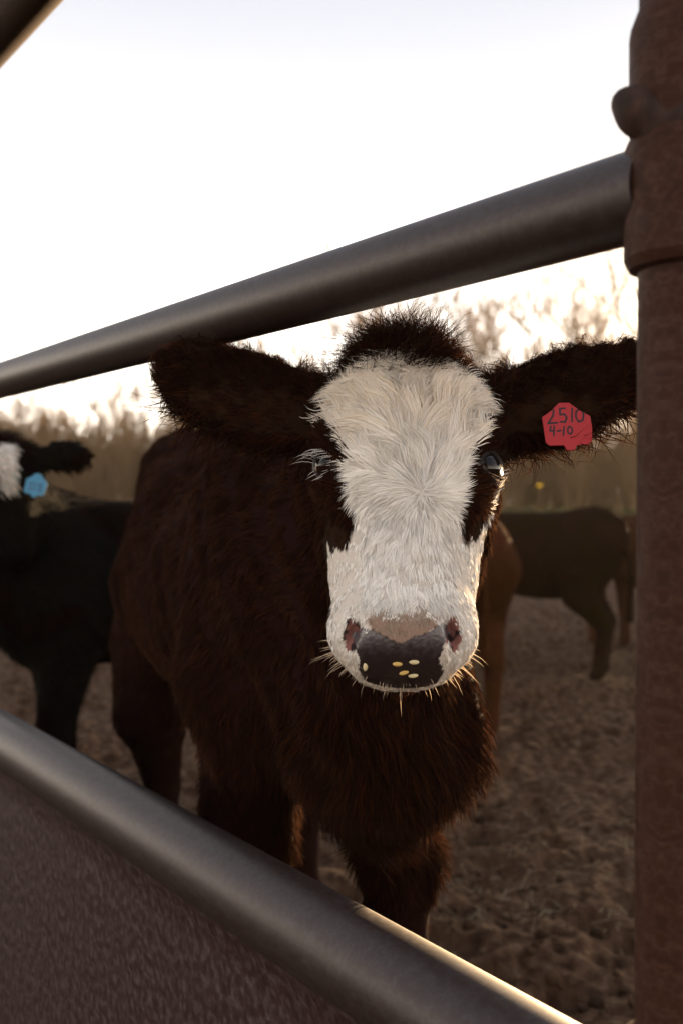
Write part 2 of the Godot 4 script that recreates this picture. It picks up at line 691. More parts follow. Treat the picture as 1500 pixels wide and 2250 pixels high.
func build_trees() -> void:
	var protos := []
	for k in 5:
		var g := Geo.new()
		var tw := Geo.new()
		branch(g, tw, Vector3.ZERO, Vector3(rng.randf_range(-0.1, 0.1), 1, 0), 3.6, 0.085, 0, 4)
		protos.append([g.mesh(), tw.mesh()])
	# bare trees one can tell apart above the thicket: x, z, height scale
	var spots := []
	for k in 34:
		var z := -rng.randf_range(39.0, 52.0)
		var u := lerpf(-0.40, 0.46, (k + rng.randf() * 0.8) / 34.0)
		spots.append([u * -z, z, rng.randf_range(0.85, 1.15) * lerpf(0.85, 1.6, clampf((u + 0.36) / 0.55, 0.0, 1.0))])
	var looks := ["slender bare tree with fine upright twigs behind the thicket", "bare tree with spreading twigs rising out of the thicket"]
	for k in spots.size():
		var s: Array = spots[k]
		if s[0] / -s[1] > 0.345: continue
		var o := base("bare_tree", Vector3(s[0], -0.05, s[1]))
		o.rotation.y = rng.randf() * TAU
		o.scale = Vector3.ONE * s[2]
		part("trunk", protos[k % 5][0], M.bark, o)
		part("crown", protos[k % 5][1], M.twig, o)
		tag(o, looks[0] if s[2] < 1.0 else looks[1], "tree", "bare trees behind the far edge of the pen")
	# the thicket itself reads as one brown mass of stems
	var kinds := []
	for k in 3:
		var g := Geo.new()
		for j in 7:
			branch(g, g, Vector3(rng.randf_range(-0.25, 0.25), 0, rng.randf_range(-0.25, 0.25)), Vector3(rng.randf_range(-0.4, 0.4), 1, rng.randf_range(-0.4, 0.4)).normalized(), rng.randf_range(1.0, 1.5), 0.026, 1, 3)
		kinds.append(g.mesh())
	for k in 3:
		var where: Array[Transform3D] = []
		for j in 160:
			var z := -rng.randf_range(33.0, 47.0)
			var x := rng.randf_range(-0.52, 0.8) * -z
			var dim := clampf((x / -z + 0.36) * 1.0, 0.0, 1.0)
			var hgt := rng.randf_range(1.1, 2.3) * lerpf(0.95, 1.0, dim)
			if x / -z > 0.345: hgt = rng.randf_range(1.35, 1.7)
			where.append(Transform3D(Basis(Vector3.UP, rng.randf() * TAU).scaled(Vector3(1.35, hgt, 1.35)), Vector3(x, 0, z)))
		scatter("thicket", kinds[k], M.twig, where, PackedColorArray(), "dense brown brush thicket along the far side of the pen", "brush")
	# weeds and grass at its foot
	var bl := Geo.new()
	for k in 9:
		var a := rng.randf() * TAU
		var lean := Vector3(cos(a), 0, sin(a))
		var s := Vector3(-lean.z, 0, lean.x) * 0.012
		var p0 := lean * rng.randf() * 0.1
		var p1 := p0 + lean * 0.12 + Vector3.UP * rng.randf_range(0.3, 0.5)
		var p2 := p1 + lean * 0.2 + Vector3.UP * rng.randf_range(0.0, 0.3)
		var f := bl.v.size()
		for q in [p0 - s, p0 + s, p1 - s * 0.8, p1 + s * 0.8, p2]:
			bl.v.append(q); bl.n.append(lean.lerp(Vector3.UP, 0.5).normalized())
		bl.quad(f, f + 1, f + 3, f + 2)
		bl.tri(f + 2, f + 3, f + 4)
	var gs: Array[Transform3D] = []
	var gc := PackedColorArray()
	for k in 5200:
		var z := -rng.randf_range(17.0, 36.0)
		var x := rng.randf_range(-0.5, 0.5) * -z
		var hh := rng.randf_range(0.5, 1.3) * clampf((-z - 14.0) / 10.0, 0.4, 1.3)
		gs.append(Transform3D(Basis(Vector3.UP, rng.randf() * TAU).scaled(Vector3(1.6, hh, 1.6)), Vector3(x, 0, z)))
		var mixv := rng.randf()
		gc.append(Color(0.05, 0.07, 0.02).lerp(Color(0.17, 0.125, 0.06), mixv * mixv if x > 2.0 else 0.3 + 0.7 * mixv))
	scatter("weedy_grass", bl.mesh(), M.grass, gs, gc, "green and tan weedy grass at the foot of the thicket", "grass")

# ------------------------------------------------------------------ fence
const RAIL_A := Vector3(0.2075, 1.413, -0.715)   # where the top rail meets its collar
const RAIL_B := Vector3(-0.643, 1.418, -1.875)

func build_fence() -> void:
	var along := (RAIL_B - RAIL_A)
	along.y = 0.0
	along = along.normalized()
	var far_end := RAIL_B + along * 1.1
	var post_at := Vector3(0.2385, 0.0, -0.69)
	# fence panel: top rail, lower rail with a steel sheet under it, sleeve over the post
	var f := base("fence_panel", Vector3(far_end.x, 0, far_end.z))
	var off := -f.position
	var g := Geo.new()
	var a := RAIL_A - along * 0.022
	g.tube([a + off, far_end + off], [0.0325, 0.0325], 40)
	part("top_rail", g.mesh(), M.paint, f)
	g = Geo.new()
	g.tube([Vector3(post_at.x, 2.082, post_at.z) + off + along * 0.02, Vector3(far_end.x, 2.082, far_end.z) + off], [0.05, 0.05], 40)
	part("upper_rail", g.mesh(), M.rust, f)
	var low_a := Vector3(RAIL_A.x, 0.742, RAIL_A.z) - along * 0.005
	var low_b := Vector3(far_end.x, 0.742, far_end.z)
	g = Geo.new()
	g.tube([low_a + off, low_b + off], [0.047, 0.047], 40)
	part("lower_rail", g.mesh(), M.paint, f)
	# sheet hangs from the camera side of the lower rail and flows into it with a rolled lip
	var out := along.cross(Vector3.UP).normalized()
	if out.z < 0.0: out = -out
	g = Geo.new()
	var prof := []
	for k in 9:
		var t := k / 8.0
		prof.append(Vector2(0.0445 - 0.0215 * (1.0 - pow(1.0 - t, 2.0)), 0.742 - 0.012 - 0.075 * t))
	prof.append(Vector2(0.023, 0.35))
	prof.append(Vector2(0.023, 0.09))
	prof.append(Vector2(0.017, 0.09))
	prof.append(Vector2(0.017, 0.66))
	for k in prof.size():
		var q: Vector2 = prof[k]
		var e: Vector2 = (prof[mini(k + 1, prof.size() - 1)] - prof[maxi(k - 1, 0)]).normalized()
		var nn := (out * -e.y + Vector3.UP * e.x).normalized()
		for end in [low_a, low_b]:
			g.v.append(Vector3(end.x, q.y, end.z) + out * q.x + off)
			g.n.append(nn)
	for k in prof.size() - 1:
		g.quad(k * 2, k * 2 + 1, k * 2 + 3, k * 2 + 2)
	part("steel_sheet", g.mesh(), M.sheet, f)
	g = Geo.new()
	g.lathe([Vector2(0.0335, 1.355), Vector2(0.039, 1.357), Vector2(0.0425, 1.364), Vector2(0.0425, 1.44), Vector2(0.04, 1.446), Vector2(0.0335, 1.447)], 40, Vector3(post_at.x, 0, post_at.z) + off)
	part("sleeve", g.mesh(), M.post, f)
	g = Geo.new()
	g.lathe([Vector2(0.0335, 0.66), Vector2(0.0432, 0.668), Vector2(0.0432, 0.815), Vector2(0.0335, 0.823)], 40, Vector3(post_at.x, 0, post_at.z) + off)
	part("sleeve", g.mesh(), M.post, f)
	g = Geo.new()
	g.tube([Vector3(far_end.x, -0.05, far_end.z) + off, Vector3(far_end.x, 2.2, far_end.z) + off], [0.036, 0.036], 24)
	part("end_upright", g.mesh(), M.paint, f)
	tag(f, "brown pipe fence panel with round rails and a solid sheet below", "fence")
	# the post that stands to the right with its upper collar and lug
	var p := base("gate_post", post_at)
	g = Geo.new()
	g.lathe([Vector2(0.033, -0.1), Vector2(0.033, 2.6), Vector2(0.0, 2.6)], 40)
	part("pipe", g.mesh(), M.post, p)
	g = Geo.new()
	g.lathe([Vector2(0.0335, 1.449), Vector2(0.0395, 1.452), Vector2(0.0395, 1.517), Vector2(0.0385, 1.523), Vector2(0.0335, 1.536)], 40)
	part("collar", g.mesh(), M.post, p)
	# a lumpy welded lug with a pin head
	var lug := Field.new()
	lug.egg(Vector3(-0.04, 1.462, 0.012), Vector3(0.014, 0.014, 0.015), 0.012)
	lug.cone(Vector3(-0.036, 1.453, 0.012), Vector3(0.004, 1.449, 0.034), 0.010, 0.013, 0.012)
	lug.egg(Vector3(-0.046, 1.468, 0.01), Vector3(0.009, 0.008, 0.011), 0.006)
	lug.egg(Vector3(0.01, 1.455, 0.036), Vector3(0.02, 0.012, 0.011), 0.01)
	lug.cone(Vector3(-0.03, 1.441, 0.018), Vector3(0.02, 1.44, 0.036), 0.006, 0.007, 0.008)
	g = Geo.new()
	lug.mesh_into(g, 0.0025)
	part("weld_lug", g.mesh(), M.rust, p)
	tag(p, "upright rusty brown steel pipe post with a welded lug and collar", "post")

# ------------------------------------------------------------------ the calf
# outlines of the coat markings on the face, in head axes (metres across and up the face)
var WHITE := PackedVector2Array([Vector2(-0.0828, 0.0892), Vector2(-0.0766, 0.1037), Vector2(-0.0603, 0.1200), Vector2(-0.0486, 0.1325), Vector2(-0.0298, 0.1352), Vector2(-0.0134, 0.1360), Vector2(0.0033, 0.1330), Vector2(0.0257, 0.1356), Vector2(0.0461, 0.1353), Vector2(0.0677, 0.1382), Vector2(0.0818, 0.1320), Vector2(0.0855, 0.1211), Vector2(0.0855, 0.1053), Vector2(0.0963, 0.0666), Vector2(0.1155, 0.0245), Vector2(0.1175, -0.0100), Vector2(0.1047, -0.0635), Vector2(0.0902, -0.1085), Vector2(0.0827, -0.1535), Vector2(0.0826, -0.2558), Vector2(-0.0872, -0.2583), Vector2(-0.0870, -0.1559), Vector2(-0.0932, -0.1167), Vector2(-0.1049, -0.0847), Vector2(-0.1097, -0.0194), Vector2(-0.1081, 0.0391), Vector2(-0.0946, 0.0665)])
var PATCH_L := PackedVector2Array([Vector2(-0.0977, 0.0706), Vector2(-0.0843, 0.0625), Vector2(-0.0729, 0.0372), Vector2(-0.0640, 0.0083), Vector2(-0.0594, -0.0156), Vector2(-0.0600, -0.0435), Vector2(-0.0633, -0.0650), Vector2(-0.0746, -0.0924), Vector2(-0.0820, -0.0821), Vector2(-0.0871, -0.0887), Vector2(-0.0929, -0.0672), Vector2(-0.13, -0.055), Vector2(-0.13, 0.0684)])
var PATCH_R := PackedVector2Array([Vector2(0.1020, 0.0977), Vector2(0.1194, 0.1046), Vector2(0.1259, 0.0817), Vector2(0.1185, 0.0266), Vector2(0.1078, 0.0075), Vector2(0.1013, -0.0196), Vector2(0.0913, -0.0472), Vector2(0.0796, -0.0729), Vector2(0.0638, -0.0666), Vector2(0.0566, -0.0474), Vector2(0.0560, -0.0252), Vector2(0.0634, 0.0051), Vector2(0.0740, 0.0348), Vector2(0.0851, 0.0605), Vector2(0.0947, 0.0808)])
var NOSE := PackedVector2Array([Vector2(-0.0626, -0.1913), Vector2(-0.0489, -0.1918), Vector2(-0.0343, -0.1985), Vector2(-0.0206, -0.2045), Vector2(-0.0099, -0.2106), Vector2(0.0007, -0.2034), Vector2(0.0193, -0.1961), Vector2(0.0392, -0.1811), Vector2(0.0432, -0.1890), Vector2(0.0342, -0.2090), Vector2(0.0303, -0.2209), Vector2(0.0369, -0.2296), Vector2(0.0274, -0.2456), Vector2(-0.0068, -0.2439), Vector2(-0.0392, -0.2446), Vector2(-0.0521, -0.2302), Vector2(-0.0543, -0.2161)])
var TAN := PackedVector2Array([Vector2(-0.0490, -0.1839), Vector2(-0.0345, -0.1769), Vector2(-0.0101, -0.1803), Vector2(0.0144, -0.1758), Vector2(0.0316, -0.1866), Vector2(0.0144, -0.1992), Vector2(-0.0099, -0.2120), Vector2(-0.0342, -0.2004)])
var HEAD := Transform3D(Basis(Vector3.RIGHT, deg_to_rad(-22.0)) * Basis(Vector3(0, 0, 1), deg_to_rad(-1.2)) * Basis.from_scale(Vector3.ONE * 0.92), Vector3(0.0713, 1.233, -1.04))
const WHORL := Vector2(0.013, -0.034)
var fn := FastNoiseLite.new()
const COAT := Color(1.0, 0.5, 0.3)   # tint of the coat; hair colours are relative to it
const CAM := Vector3(0, 1.2, 0)
const TAIL := Vector3(-0.235, 0.0, -0.972)

func head_field() -> Field:
	var f := Field.new()
	f.egg(Vector3(0, 0.072, -0.09), Vector3(0.097, 0.085, 0.08), 0.03)
	f.egg(Vector3(0, 0.045, -0.058), Vector3(0.086, 0.105, 0.05), 0.03)
	for s in [-1.0, 1.0]:
		f.egg(Vector3(s * 0.072, 0.03, -0.075), Vector3(0.034, 0.05, 0.046), 0.03)
		f.egg(Vector3(s * 0.08, 0.052, -0.05), Vector3(0.02, 0.022, 0.02), 0.025)
	f.cone(Vector3(0, -0.01, -0.058), Vector3(-0.005, -0.17, -0.045), 0.056, 0.047, 0.035, Basis(), Vector3(1.22, 1, 1))
	for s in [-1.0, 1.0]:
		f.cone(Vector3(s * 0.048, 0.0, -0.135), Vector3(s * 0.036 - 0.004, -0.15, -0.085), 0.06, 0.042, 0.045)
	f.egg(Vector3(-0.006, -0.19, -0.052), Vector3(0.076, 0.049, 0.056), 0.035)
	f.egg(Vector3(-0.006, -0.226, -0.068), Vector3(0.048, 0.018, 0.038), 0.01)
	f.egg(Vector3(-0.004, 0.155, -0.09), Vector3(0.05, 0.033, 0.045), 0.03)
	# ears: a short stalk that opens into a broad leaf
	for s in [-1.0, 1.0]:
		var tip := Vector3(0.205, 0.062, 0.05) if s > 0 else Vector3(0.19, 0.042, 0.045)
		var ax := Vector3(s * tip.x, tip.y, tip.z).normalized()
		var up := (Vector3(0, 1, -0.25) - ax * ax.dot(Vector3(0, 1, -0.25))).normalized()
		var fr := Basis(ax, up, ax.cross(up))
		var b := Vector3(s * 0.102, 0.106, -0.098)
		f.cone(b - ax * 0.03, b + ax * 0.03, 0.036, 0.031, 0.03)
		f.egg(b + ax * 0.115 + up * (0.004 if s > 0 else 0.0), Vector3(0.096, 0.059 if s > 0 else 0.065, 0.02), 0.028, fr)
		f.egg(b + ax * 0.065 + up * -0.006, Vector3(0.05, 0.05, 0.022), 0.02, fr)
	# throat stub that sinks into the neck
	f.cone(Vector3(0, 0.07, -0.13), Vector3(0, 0.03, -0.24), 0.085, 0.1, 0.05)
	# eye sockets, nostrils
	for s in [-1.0, 1.0]:
		f.egg(Vector3(s * 0.089, 0.014, -0.040), Vector3(0.0205, 0.0205, 0.0205), -0.006)
	f.egg(Vector3(-0.060, -0.194, -0.006), Vector3(0.0062, 0.017, 0.02), -0.01, Basis(Vector3(0, 0, 1), -0.35))
	f.egg(Vector3(0.045, -0.194, -0.005), Vector3(0.0062, 0.017, 0.02), -0.01, Basis(Vector3(0, 0, 1), 0.35))
	return f

func calf_field() -> Field:
	var f := Field.new()
	var ax := Basis(Vector3.UP, 0.237)
	f.cone(Vector3(0.062, 1.20, -1.17), Vector3(0.0, 1.09, -1.47), 0.10, 0.185, 0.08)
	f.egg(Vector3(-0.03, 1.08, -1.58), Vector3(0.195, 0.27, 0.25), 0.1, ax)
	f.cone(Vector3(0.06, 1.04, -1.24), Vector3(0.045, 0.9, -1.33), 0.085, 0.125, 0.1)
	f.egg(Vector3(0.062, 0.875, -1.36), Vector3(0.105, 0.13, 0.12), 0.05, ax)
	f.cone(Vector3(-0.07, 1.02, -1.72), Vector3(-0.215, 1.04, -2.26), 0.215, 0.278, 0.1, ax, Vector3(1.03, 1.1, 1))
	f.egg(Vector3(-0.29, 1.1, -2.58), Vector3(0.24, 0.25, 0.26), 0.1, ax)
	f.egg(Vector3(-0.34, 1.24, -2.42), Vector3(0.12, 0.12, 0.14), 0.1, ax)
	# shoulder blade, near side, and the fold of skin behind it
	f.cone(Vector3(-0.115, 1.2, -1.6), Vector3(-0.158, 0.93, -1.5), 0.09, 0.078, 0.06)
	f.cone(Vector3(0.09, 1.15, -1.6), Vector3(0.075, 0.95, -1.48), 0.09, 0.072, 0.06)
	# legs
	for l in [[Vector3(-0.125, 0.9, -1.5), Vector3(-0.135, 0.66, -1.5), Vector3(-0.132, 0.42, -1.45), Vector3(-0.132, 0.12, -1.48), 0.1],
			[Vector3(0.075, 0.88, -1.46), Vector3(0.08, 0.66, -1.45), Vector3(0.077, 0.42, -1.41), Vector3(0.077, 0.12, -1.44), 0.078]]:
		f.cone(l[0], l[1], l[4], 0.054, 0.05)
		f.cone(l[1], l[2], 0.052, 0.042, 0.03)
		f.cone(l[2], l[3], 0.046, 0.034, 0.02)
		f.cone(l[3], l[3] + Vector3(0, -0.08, 0.03), 0.04, 0.045, 0.02)
	for l in [[Vector3(-0.43, 0.95, -2.56), Vector3(-0.47, 0.66, -2.47), Vector3(-0.478, 0.42, -2.66), Vector3(-0.478, 0.12, -2.6)],
			[Vector3(-0.12, 0.95, -2.66), Vector3(-0.1, 0.66, -2.6), Vector3(-0.1, 0.42, -2.76), Vector3(-0.1, 0.12, -2.72)]]:
		f.cone(l[0], l[1], 0.15, 0.085, 0.08)
		f.cone(l[1], l[2], 0.08, 0.046, 0.05)
		f.cone(l[2], l[3], 0.044, 0.034, 0.02)
		f.cone(l[3], l[3] + Vector3(0, -0.08, 0.03), 0.042, 0.047, 0.02)
	return f

func in_poly(p: Vector2, poly: PackedVector2Array) -> bool:
	return Geometry2D.is_point_in_polygon(p, poly)

# what grows at a point of the head: 0 dark coat, 1 white, 2 bare nose, 3 tan
func head_zone(q: Vector3) -> int:
	var p := Vector2(q.x, q.y)
	if absf(q.x) > 0.112 and q.y > 0.05: return 0
	if q.y < -0.165:
		if q.z < -0.092: return 0
		if in_poly(p, NOSE) and q.z > -0.055: return 2
		if in_poly(p, TAN): return 3
		return 1
	if q.z < (-0.1 if q.y < -0.1 else -0.076 - 0.1 * maxf(-q.y, 0.0)): return 0
	if not in_poly(p, WHITE): return 0
	if in_poly(p, PATCH_L) or in_poly(p, PATCH_R): return 0
	return 1

func dark_hair(t: float) -> Color:
	return Color(0.004, 0.0026, 0.0023).lerp(Color(0.0135, 0.0075, 0.0064), t)

# the winter coat is dark brown with rusty hairs among it, alike all over
func coat_hair(t: float) -> Color:
	return dark_hair(t).lerp(Color(0.19, 0.05, 0.013), 0.26 * rng.randf() * rng.randf() + 0.01)

func head_hair(fur: Fur, q: Vector3, nq: Vector3, zone: int) -> void:
	# q, nq in head axes
	if zone == 2: return
	for s in [-1.0, 1.0]:
		if Vector3(s * 0.093, 0.014, -0.036).distance_to(q) < 0.0235: return
	if Vector2(absf(q.x + 0.008) - 0.054, (q.y + 0.194) * 0.5).length() < 0.0065 and q.z > -0.03: return
	var p2 := Vector2(q.x, q.y)
	var ear := absf(q.x) > 0.115 and q.y > 0.04
	if q.z < -0.12 and not ear and rng.randf() < 0.45: return
	# locks: neighbours share a direction, a tone and a wave
	var cell := (0.0085 if q.y < -0.05 else (0.0125 if q.y < 0.13 else 0.019)) if not ear else 0.012
	var wob := Vector3(fn.get_noise_3d(q.x * 900.0, q.y * 900.0, 3.0), fn.get_noise_3d(q.x * 900.0, q.y * 900.0, 77.0), 0.0) * 0.006
	var cq := (q + wob) / cell
	var hh := hash3(floori(cq.x), floori(cq.y), floori(cq.z))
	var r1 := (hh & 1023) / 1023.0
	var r2 := (hh >> 10 & 1023) / 1023.0
	var r3 := (hh >> 20 & 1023) / 1023.0
	var flow := Vector3.ZERO
	var length := 0.02
	var lift := 0.45
	var curl := 0.0
	if ear:
		var s := signf(q.x)
		flow = Vector3(s, 0.1, 0.1)
		length = rng.randf_range(0.007, 0.014)
		lift = 0.28
		var low := nq.y < -0.35
		if low:
			flow = Vector3(s * 0.6, -0.8, 0.2)
			length = rng.randf_range(0.01, 0.032)
			lift = 0.9
			curl = rng.randf_range(-0.8, 0.8)
			if rng.randf() < 0.06:
				length = rng.randf_range(0.045, 0.07)
				curl = rng.randf_range(-1.8, 1.8)
		elif absf(q.x) > 0.26:
			length = rng.randf_range(0.01, 0.024)
			lift = 0.7
	else:
		var rad := p2 - WHORL
		var far := rad.length()
		var d := rad / maxf(far, 0.002)
		var fo := clampf(far / 0.05, 0.0, 1.0)
		if far < 0.007: d = Vector2.from_angle(rng.randf() * TAU)
		var up_d := (d + Vector2(signf(rad.x) * 0.25 * clampf(far / 0.1, 0, 1), 0.12)).normalized()
		var dn_d := (d * clampf(1.0 - far / 0.1, 0.12, 1.0) + Vector2(signf(rad.x) * 0.1, -0.7 * fo)).normalized()
		var mixu := smoothstep(-0.022, 0.022, rad.y + fn.get_noise_2d(q.x * 700.0, 9.0) * 0.012)
		d = dn_d.lerp(up_d, mixu).normalized()
		length = lerpf(lerpf(0.022, 0.0155, clampf(far / 0.1, 0, 1)), lerpf(0.02, 0.04, clampf(far / 0.08, 0, 1)), mixu)
		lift = lerpf(0.75, lerpf(0.3, 0.45, mixu), fo)
		curl = (r1 - 0.5) * lerpf(0.8, 2.3, mixu) * fo
		if q.y > 0.10 and q.z > -0.12:
			# the mop between the ears: curls thrown every way
			var m := clampf((q.y - 0.10) / 0.03, 0, 1)
			var a := fn.get_noise_2d(q.x * 1500.0, q.y * 1500.0) * 4.0 + (r2 - 0.5) * 2.2
			d = d.lerp(Vector2(sin(a) + signf(q.x + 0.006) * 0.4, cos(a) * 0.6 + 0.25), m).normalized()
			length = lerpf(length, 0.04, m)
			curl = lerpf(curl, (r1 - 0.5) * 3.4, m)
		if zone == 0 and q.y > 0.125:
			length = rng.randf_range(0.035, 0.062) + (0.03 * rng.randf() if r3 > 0.6 else 0.0)
			lift = 0.6
			length *= lerpf(0.6, 1.0, exp(-pow((q.x + 0.004) / 0.055, 2.0)))
			curl = (r1 - 0.5) * 4.4 + rng.randf_range(-1, 1)
		if absf(q.x) > 0.07 and q.y < 0.1 and q.y > -0.13:
			# short flat hair round the eyes and on the cheeks
			if zone == 0: length *= 0.5
		if zone == 1 and absf(q.x) > 0.05 and q.y < 0.075: length *= 0.62
		if q.y < -0.165:
			length = 0.0085
			lift = 0.35
			curl = 0.0
			d = Vector2(signf(q.x + 0.006) * 0.5, -1.0 if q.y < -0.2 else -0.7).normalized()
			if zone == 3: d = Vector2(q.x * 10.0, 1.0).normalized()
		flow = Vector3(d.x, d.y, 0.0)
		if q.z < -0.1 and q.y < 0.1: # jaw and throat
			flow = Vector3(0, -0.5, -0.9)
			lift = 0.75
			length = 0.026
	flow = flow - nq * flow.dot(nq)
	if flow.length() < 0.05: flow = Vector3(0, -1, 0) - nq * -nq.y
	flow = flow.normalized().rotated(nq, rng.randf_range(-0.16, 0.16) + (r2 - 0.5) * 0.7)
	var d0 := (flow + nq * maxf(lift + (r3 - 0.5) * 0.5, 0.25)).normalized()
	var d1 := (flow.rotated(nq, curl) + nq * rng.randf_range(-0.12, 0.14)).normalized()
	if zone == 0 and q.y > 0.125: d1 = (d1 + nq * 0.3 + Vector3(0, 0.25, 0)).normalized()
	length *= rng.randf_range(0.75, 1.2) * (0.85 + 0.35 * r2)
	var c1: Color
	var w := 0.0011
	if zone == 1:
		var tone := 0.76 + 0.32 * r3 + rng.randf_range(-0.06, 0.06)
		var cream := clampf((q.y + 0.06) / 0.12, 0.15, 1.0) * (0.25 + 0.75 * rng.randf())
		c1 = Color(0.82, 0.79, 0.745).lerp(Color(0.76, 0.63, 0.48), cream) * tone
		w = 0.0012
	elif zone == 3:
		c1 = Color(0.34, 0.255, 0.195) * rng.randf_range(0.8, 1.1)
	else:
		var t := clampf(0.25 + 0.5 * r3 + rng.randf_range(-0.2, 0.3), 0, 1)
		c1 = coat_hair(t)
		if ear: w = 0.0013
	if zone == 1 and q.y < -0.2 and rng.randf() < 0.4: c1 = c1 * Color(1, 0.95, 0.88)
	var jig := Vector3(rng.randf_range(-1, 1), rng.randf_range(-1, 1), rng.randf_range(-1, 1)) * 0.42
	var nr := (nq + jig + flow * (r1 - 0.5) * 0.6).normalized()
	if nr.dot(nq) < 0.3: nr = nq
	var b := HEAD.basis
	var mop := q.y > 0.02 and not ear and q.z > -0.12
	var seg := ((7 if q.y > 0.125 else 5) if mop else 3) if length > 0.014 else 2
	var wave := 0.0
	if mop: wave = (0.0012 + 0.0025 * r2) * clampf((q.y - 0.02) / 0.05, 0.0, 1.0)
	if zone == 0 and q.y > 0.125: wave = 0.003 + 0.011 * r2
	fur.bent(HEAD * (q - nq * 0.0015), (b * d0).normalized(), (b * d1).normalized(), length * 0.92, seg, w * rng.randf_range(0.7, 1.3), (b * nr).normalized(), c1, rng.randf_range(-0.6, 0.6), wave, r3 * TAU + rng.randf_range(-0.4, 0.4))

func body_hair(fur: Fur, p: Vector3, nr: Vector3) -> void:
	if HEAD.origin.distance_to(p) < 0.09: return
	var wob := Vector3(fn.get_noise_3dv(p * 260.0), fn.get_noise_3dv(p * 260.0 + Vector3(90, 0, 0)), 0.0) * 0.03
	var cq := (p + wob) / 0.026
	var hh := hash3(floori(cq.x), floori(cq.y), floori(cq.z))
	var r1 := (hh & 1023) / 1023.0
	var r2 := (hh >> 10 & 1023) / 1023.0
	var r3 := (hh >> 20 & 1023) / 1023.0
	var flow := TAIL * 0.55 + Vector3(0, -0.75, 0)
	if p.y < 0.7: flow = Vector3(0, -1, 0) + TAIL * 0.15
	flow += Vector3(fn.get_noise_3dv(p * 70.0), fn.get_noise_3dv(p * 70.0 + Vector3(0, 300, 0)), fn.get_noise_3dv(p * 70.0 + Vector3(0, 0, 300))) * 0.9
	flow = (flow - nr * flow.dot(nr)).normalized().rotated(nr, (r1 - 0.5) * 0.8 + rng.randf_range(-0.2, 0.2))
	var length := rng.randf_range(0.016, 0.029) * (0.75 + 0.6 * r2)
	var brisket := clampf((0.98 - p.y) / 0.15, 0.0, 1.0) * clampf((p.z + 1.72) / 0.15, 0.0, 1.0) * clampf((p.y - 0.6) / 0.1, 0.0, 1.0) * clampf((p.x + 0.13) / 0.1, 0.0, 1.0)
	length *= 1.0 + 0.95 * brisket
	if p.y < 0.72 and (absf(p.x) > 0.0): length *= lerpf(0.5, 1.0, clampf((p.y - 0.6) / 0.12, 0.0, 1.0))
	var d0 := (flow + nr * (0.32 + 0.35 * r3 + 0.6 * brisket)).normalized()
	var d1 := (flow.rotated(nr, (r2 - 0.5) * 0.9) + nr * rng.randf_range(-0.15, 0.3) + Vector3(0, -0.25, 0)).normalized()
	var patch := 0.5 + 0.9 * fn.get_noise_3dv(p * 55.0 + Vector3(11, 5, 0))
	var t := clampf(patch * 0.7 + 0.3 * r3 + rng.randf_range(-0.15, 0.2), 0.0, 1.0)
	var c1 := coat_hair(t)
	var jig := Vector3(rng.randf_range(-1, 1), rng.randf_range(-1, 1), rng.randf_range(-1, 1)) * 0.35
	var nn := (nr + jig).normalized()
	if nn.dot(nr) < 0.3: nn = nr
	fur.bent(p - nr * 0.002, d0, d1, length, 2, rng.randf_range(0.0009, 0.0019), nn, c1 / COAT, rng.randf_range(-0.7, 0.7))

# spread roots over a mesh; how: called with (point, normal)
func grow(g: Geo, from_i: int, to_i: int, density: float, how: Callable, eye := Vector3.INF) -> void:
	for t in range(from_i, to_i, 3):
		var a := g.v[g.i[t]]
		var b := g.v[g.i[t + 1]]
		var c := g.v[g.i[t + 2]]
		var cr := (c - a).cross(b - a)
		var many := cr.length() * 0.5 * density
		if eye != Vector3.INF and cr.normalized().dot((eye - a).normalized()) < -0.3: many *= 0.2
		var k := int(many + rng.randf())
		for j in k:
			var u := rng.randf()
			var w := rng.randf()
			if u + w > 1.0:
				u = 1.0 - u
				w = 1.0 - w
			var nr := (g.n[g.i[t]] * (1.0 - u - w) + g.n[g.i[t + 1]] * u + g.n[g.i[t + 2]] * w).normalized()
			how.call(a + (b - a) * u + (c - a) * w, nr)

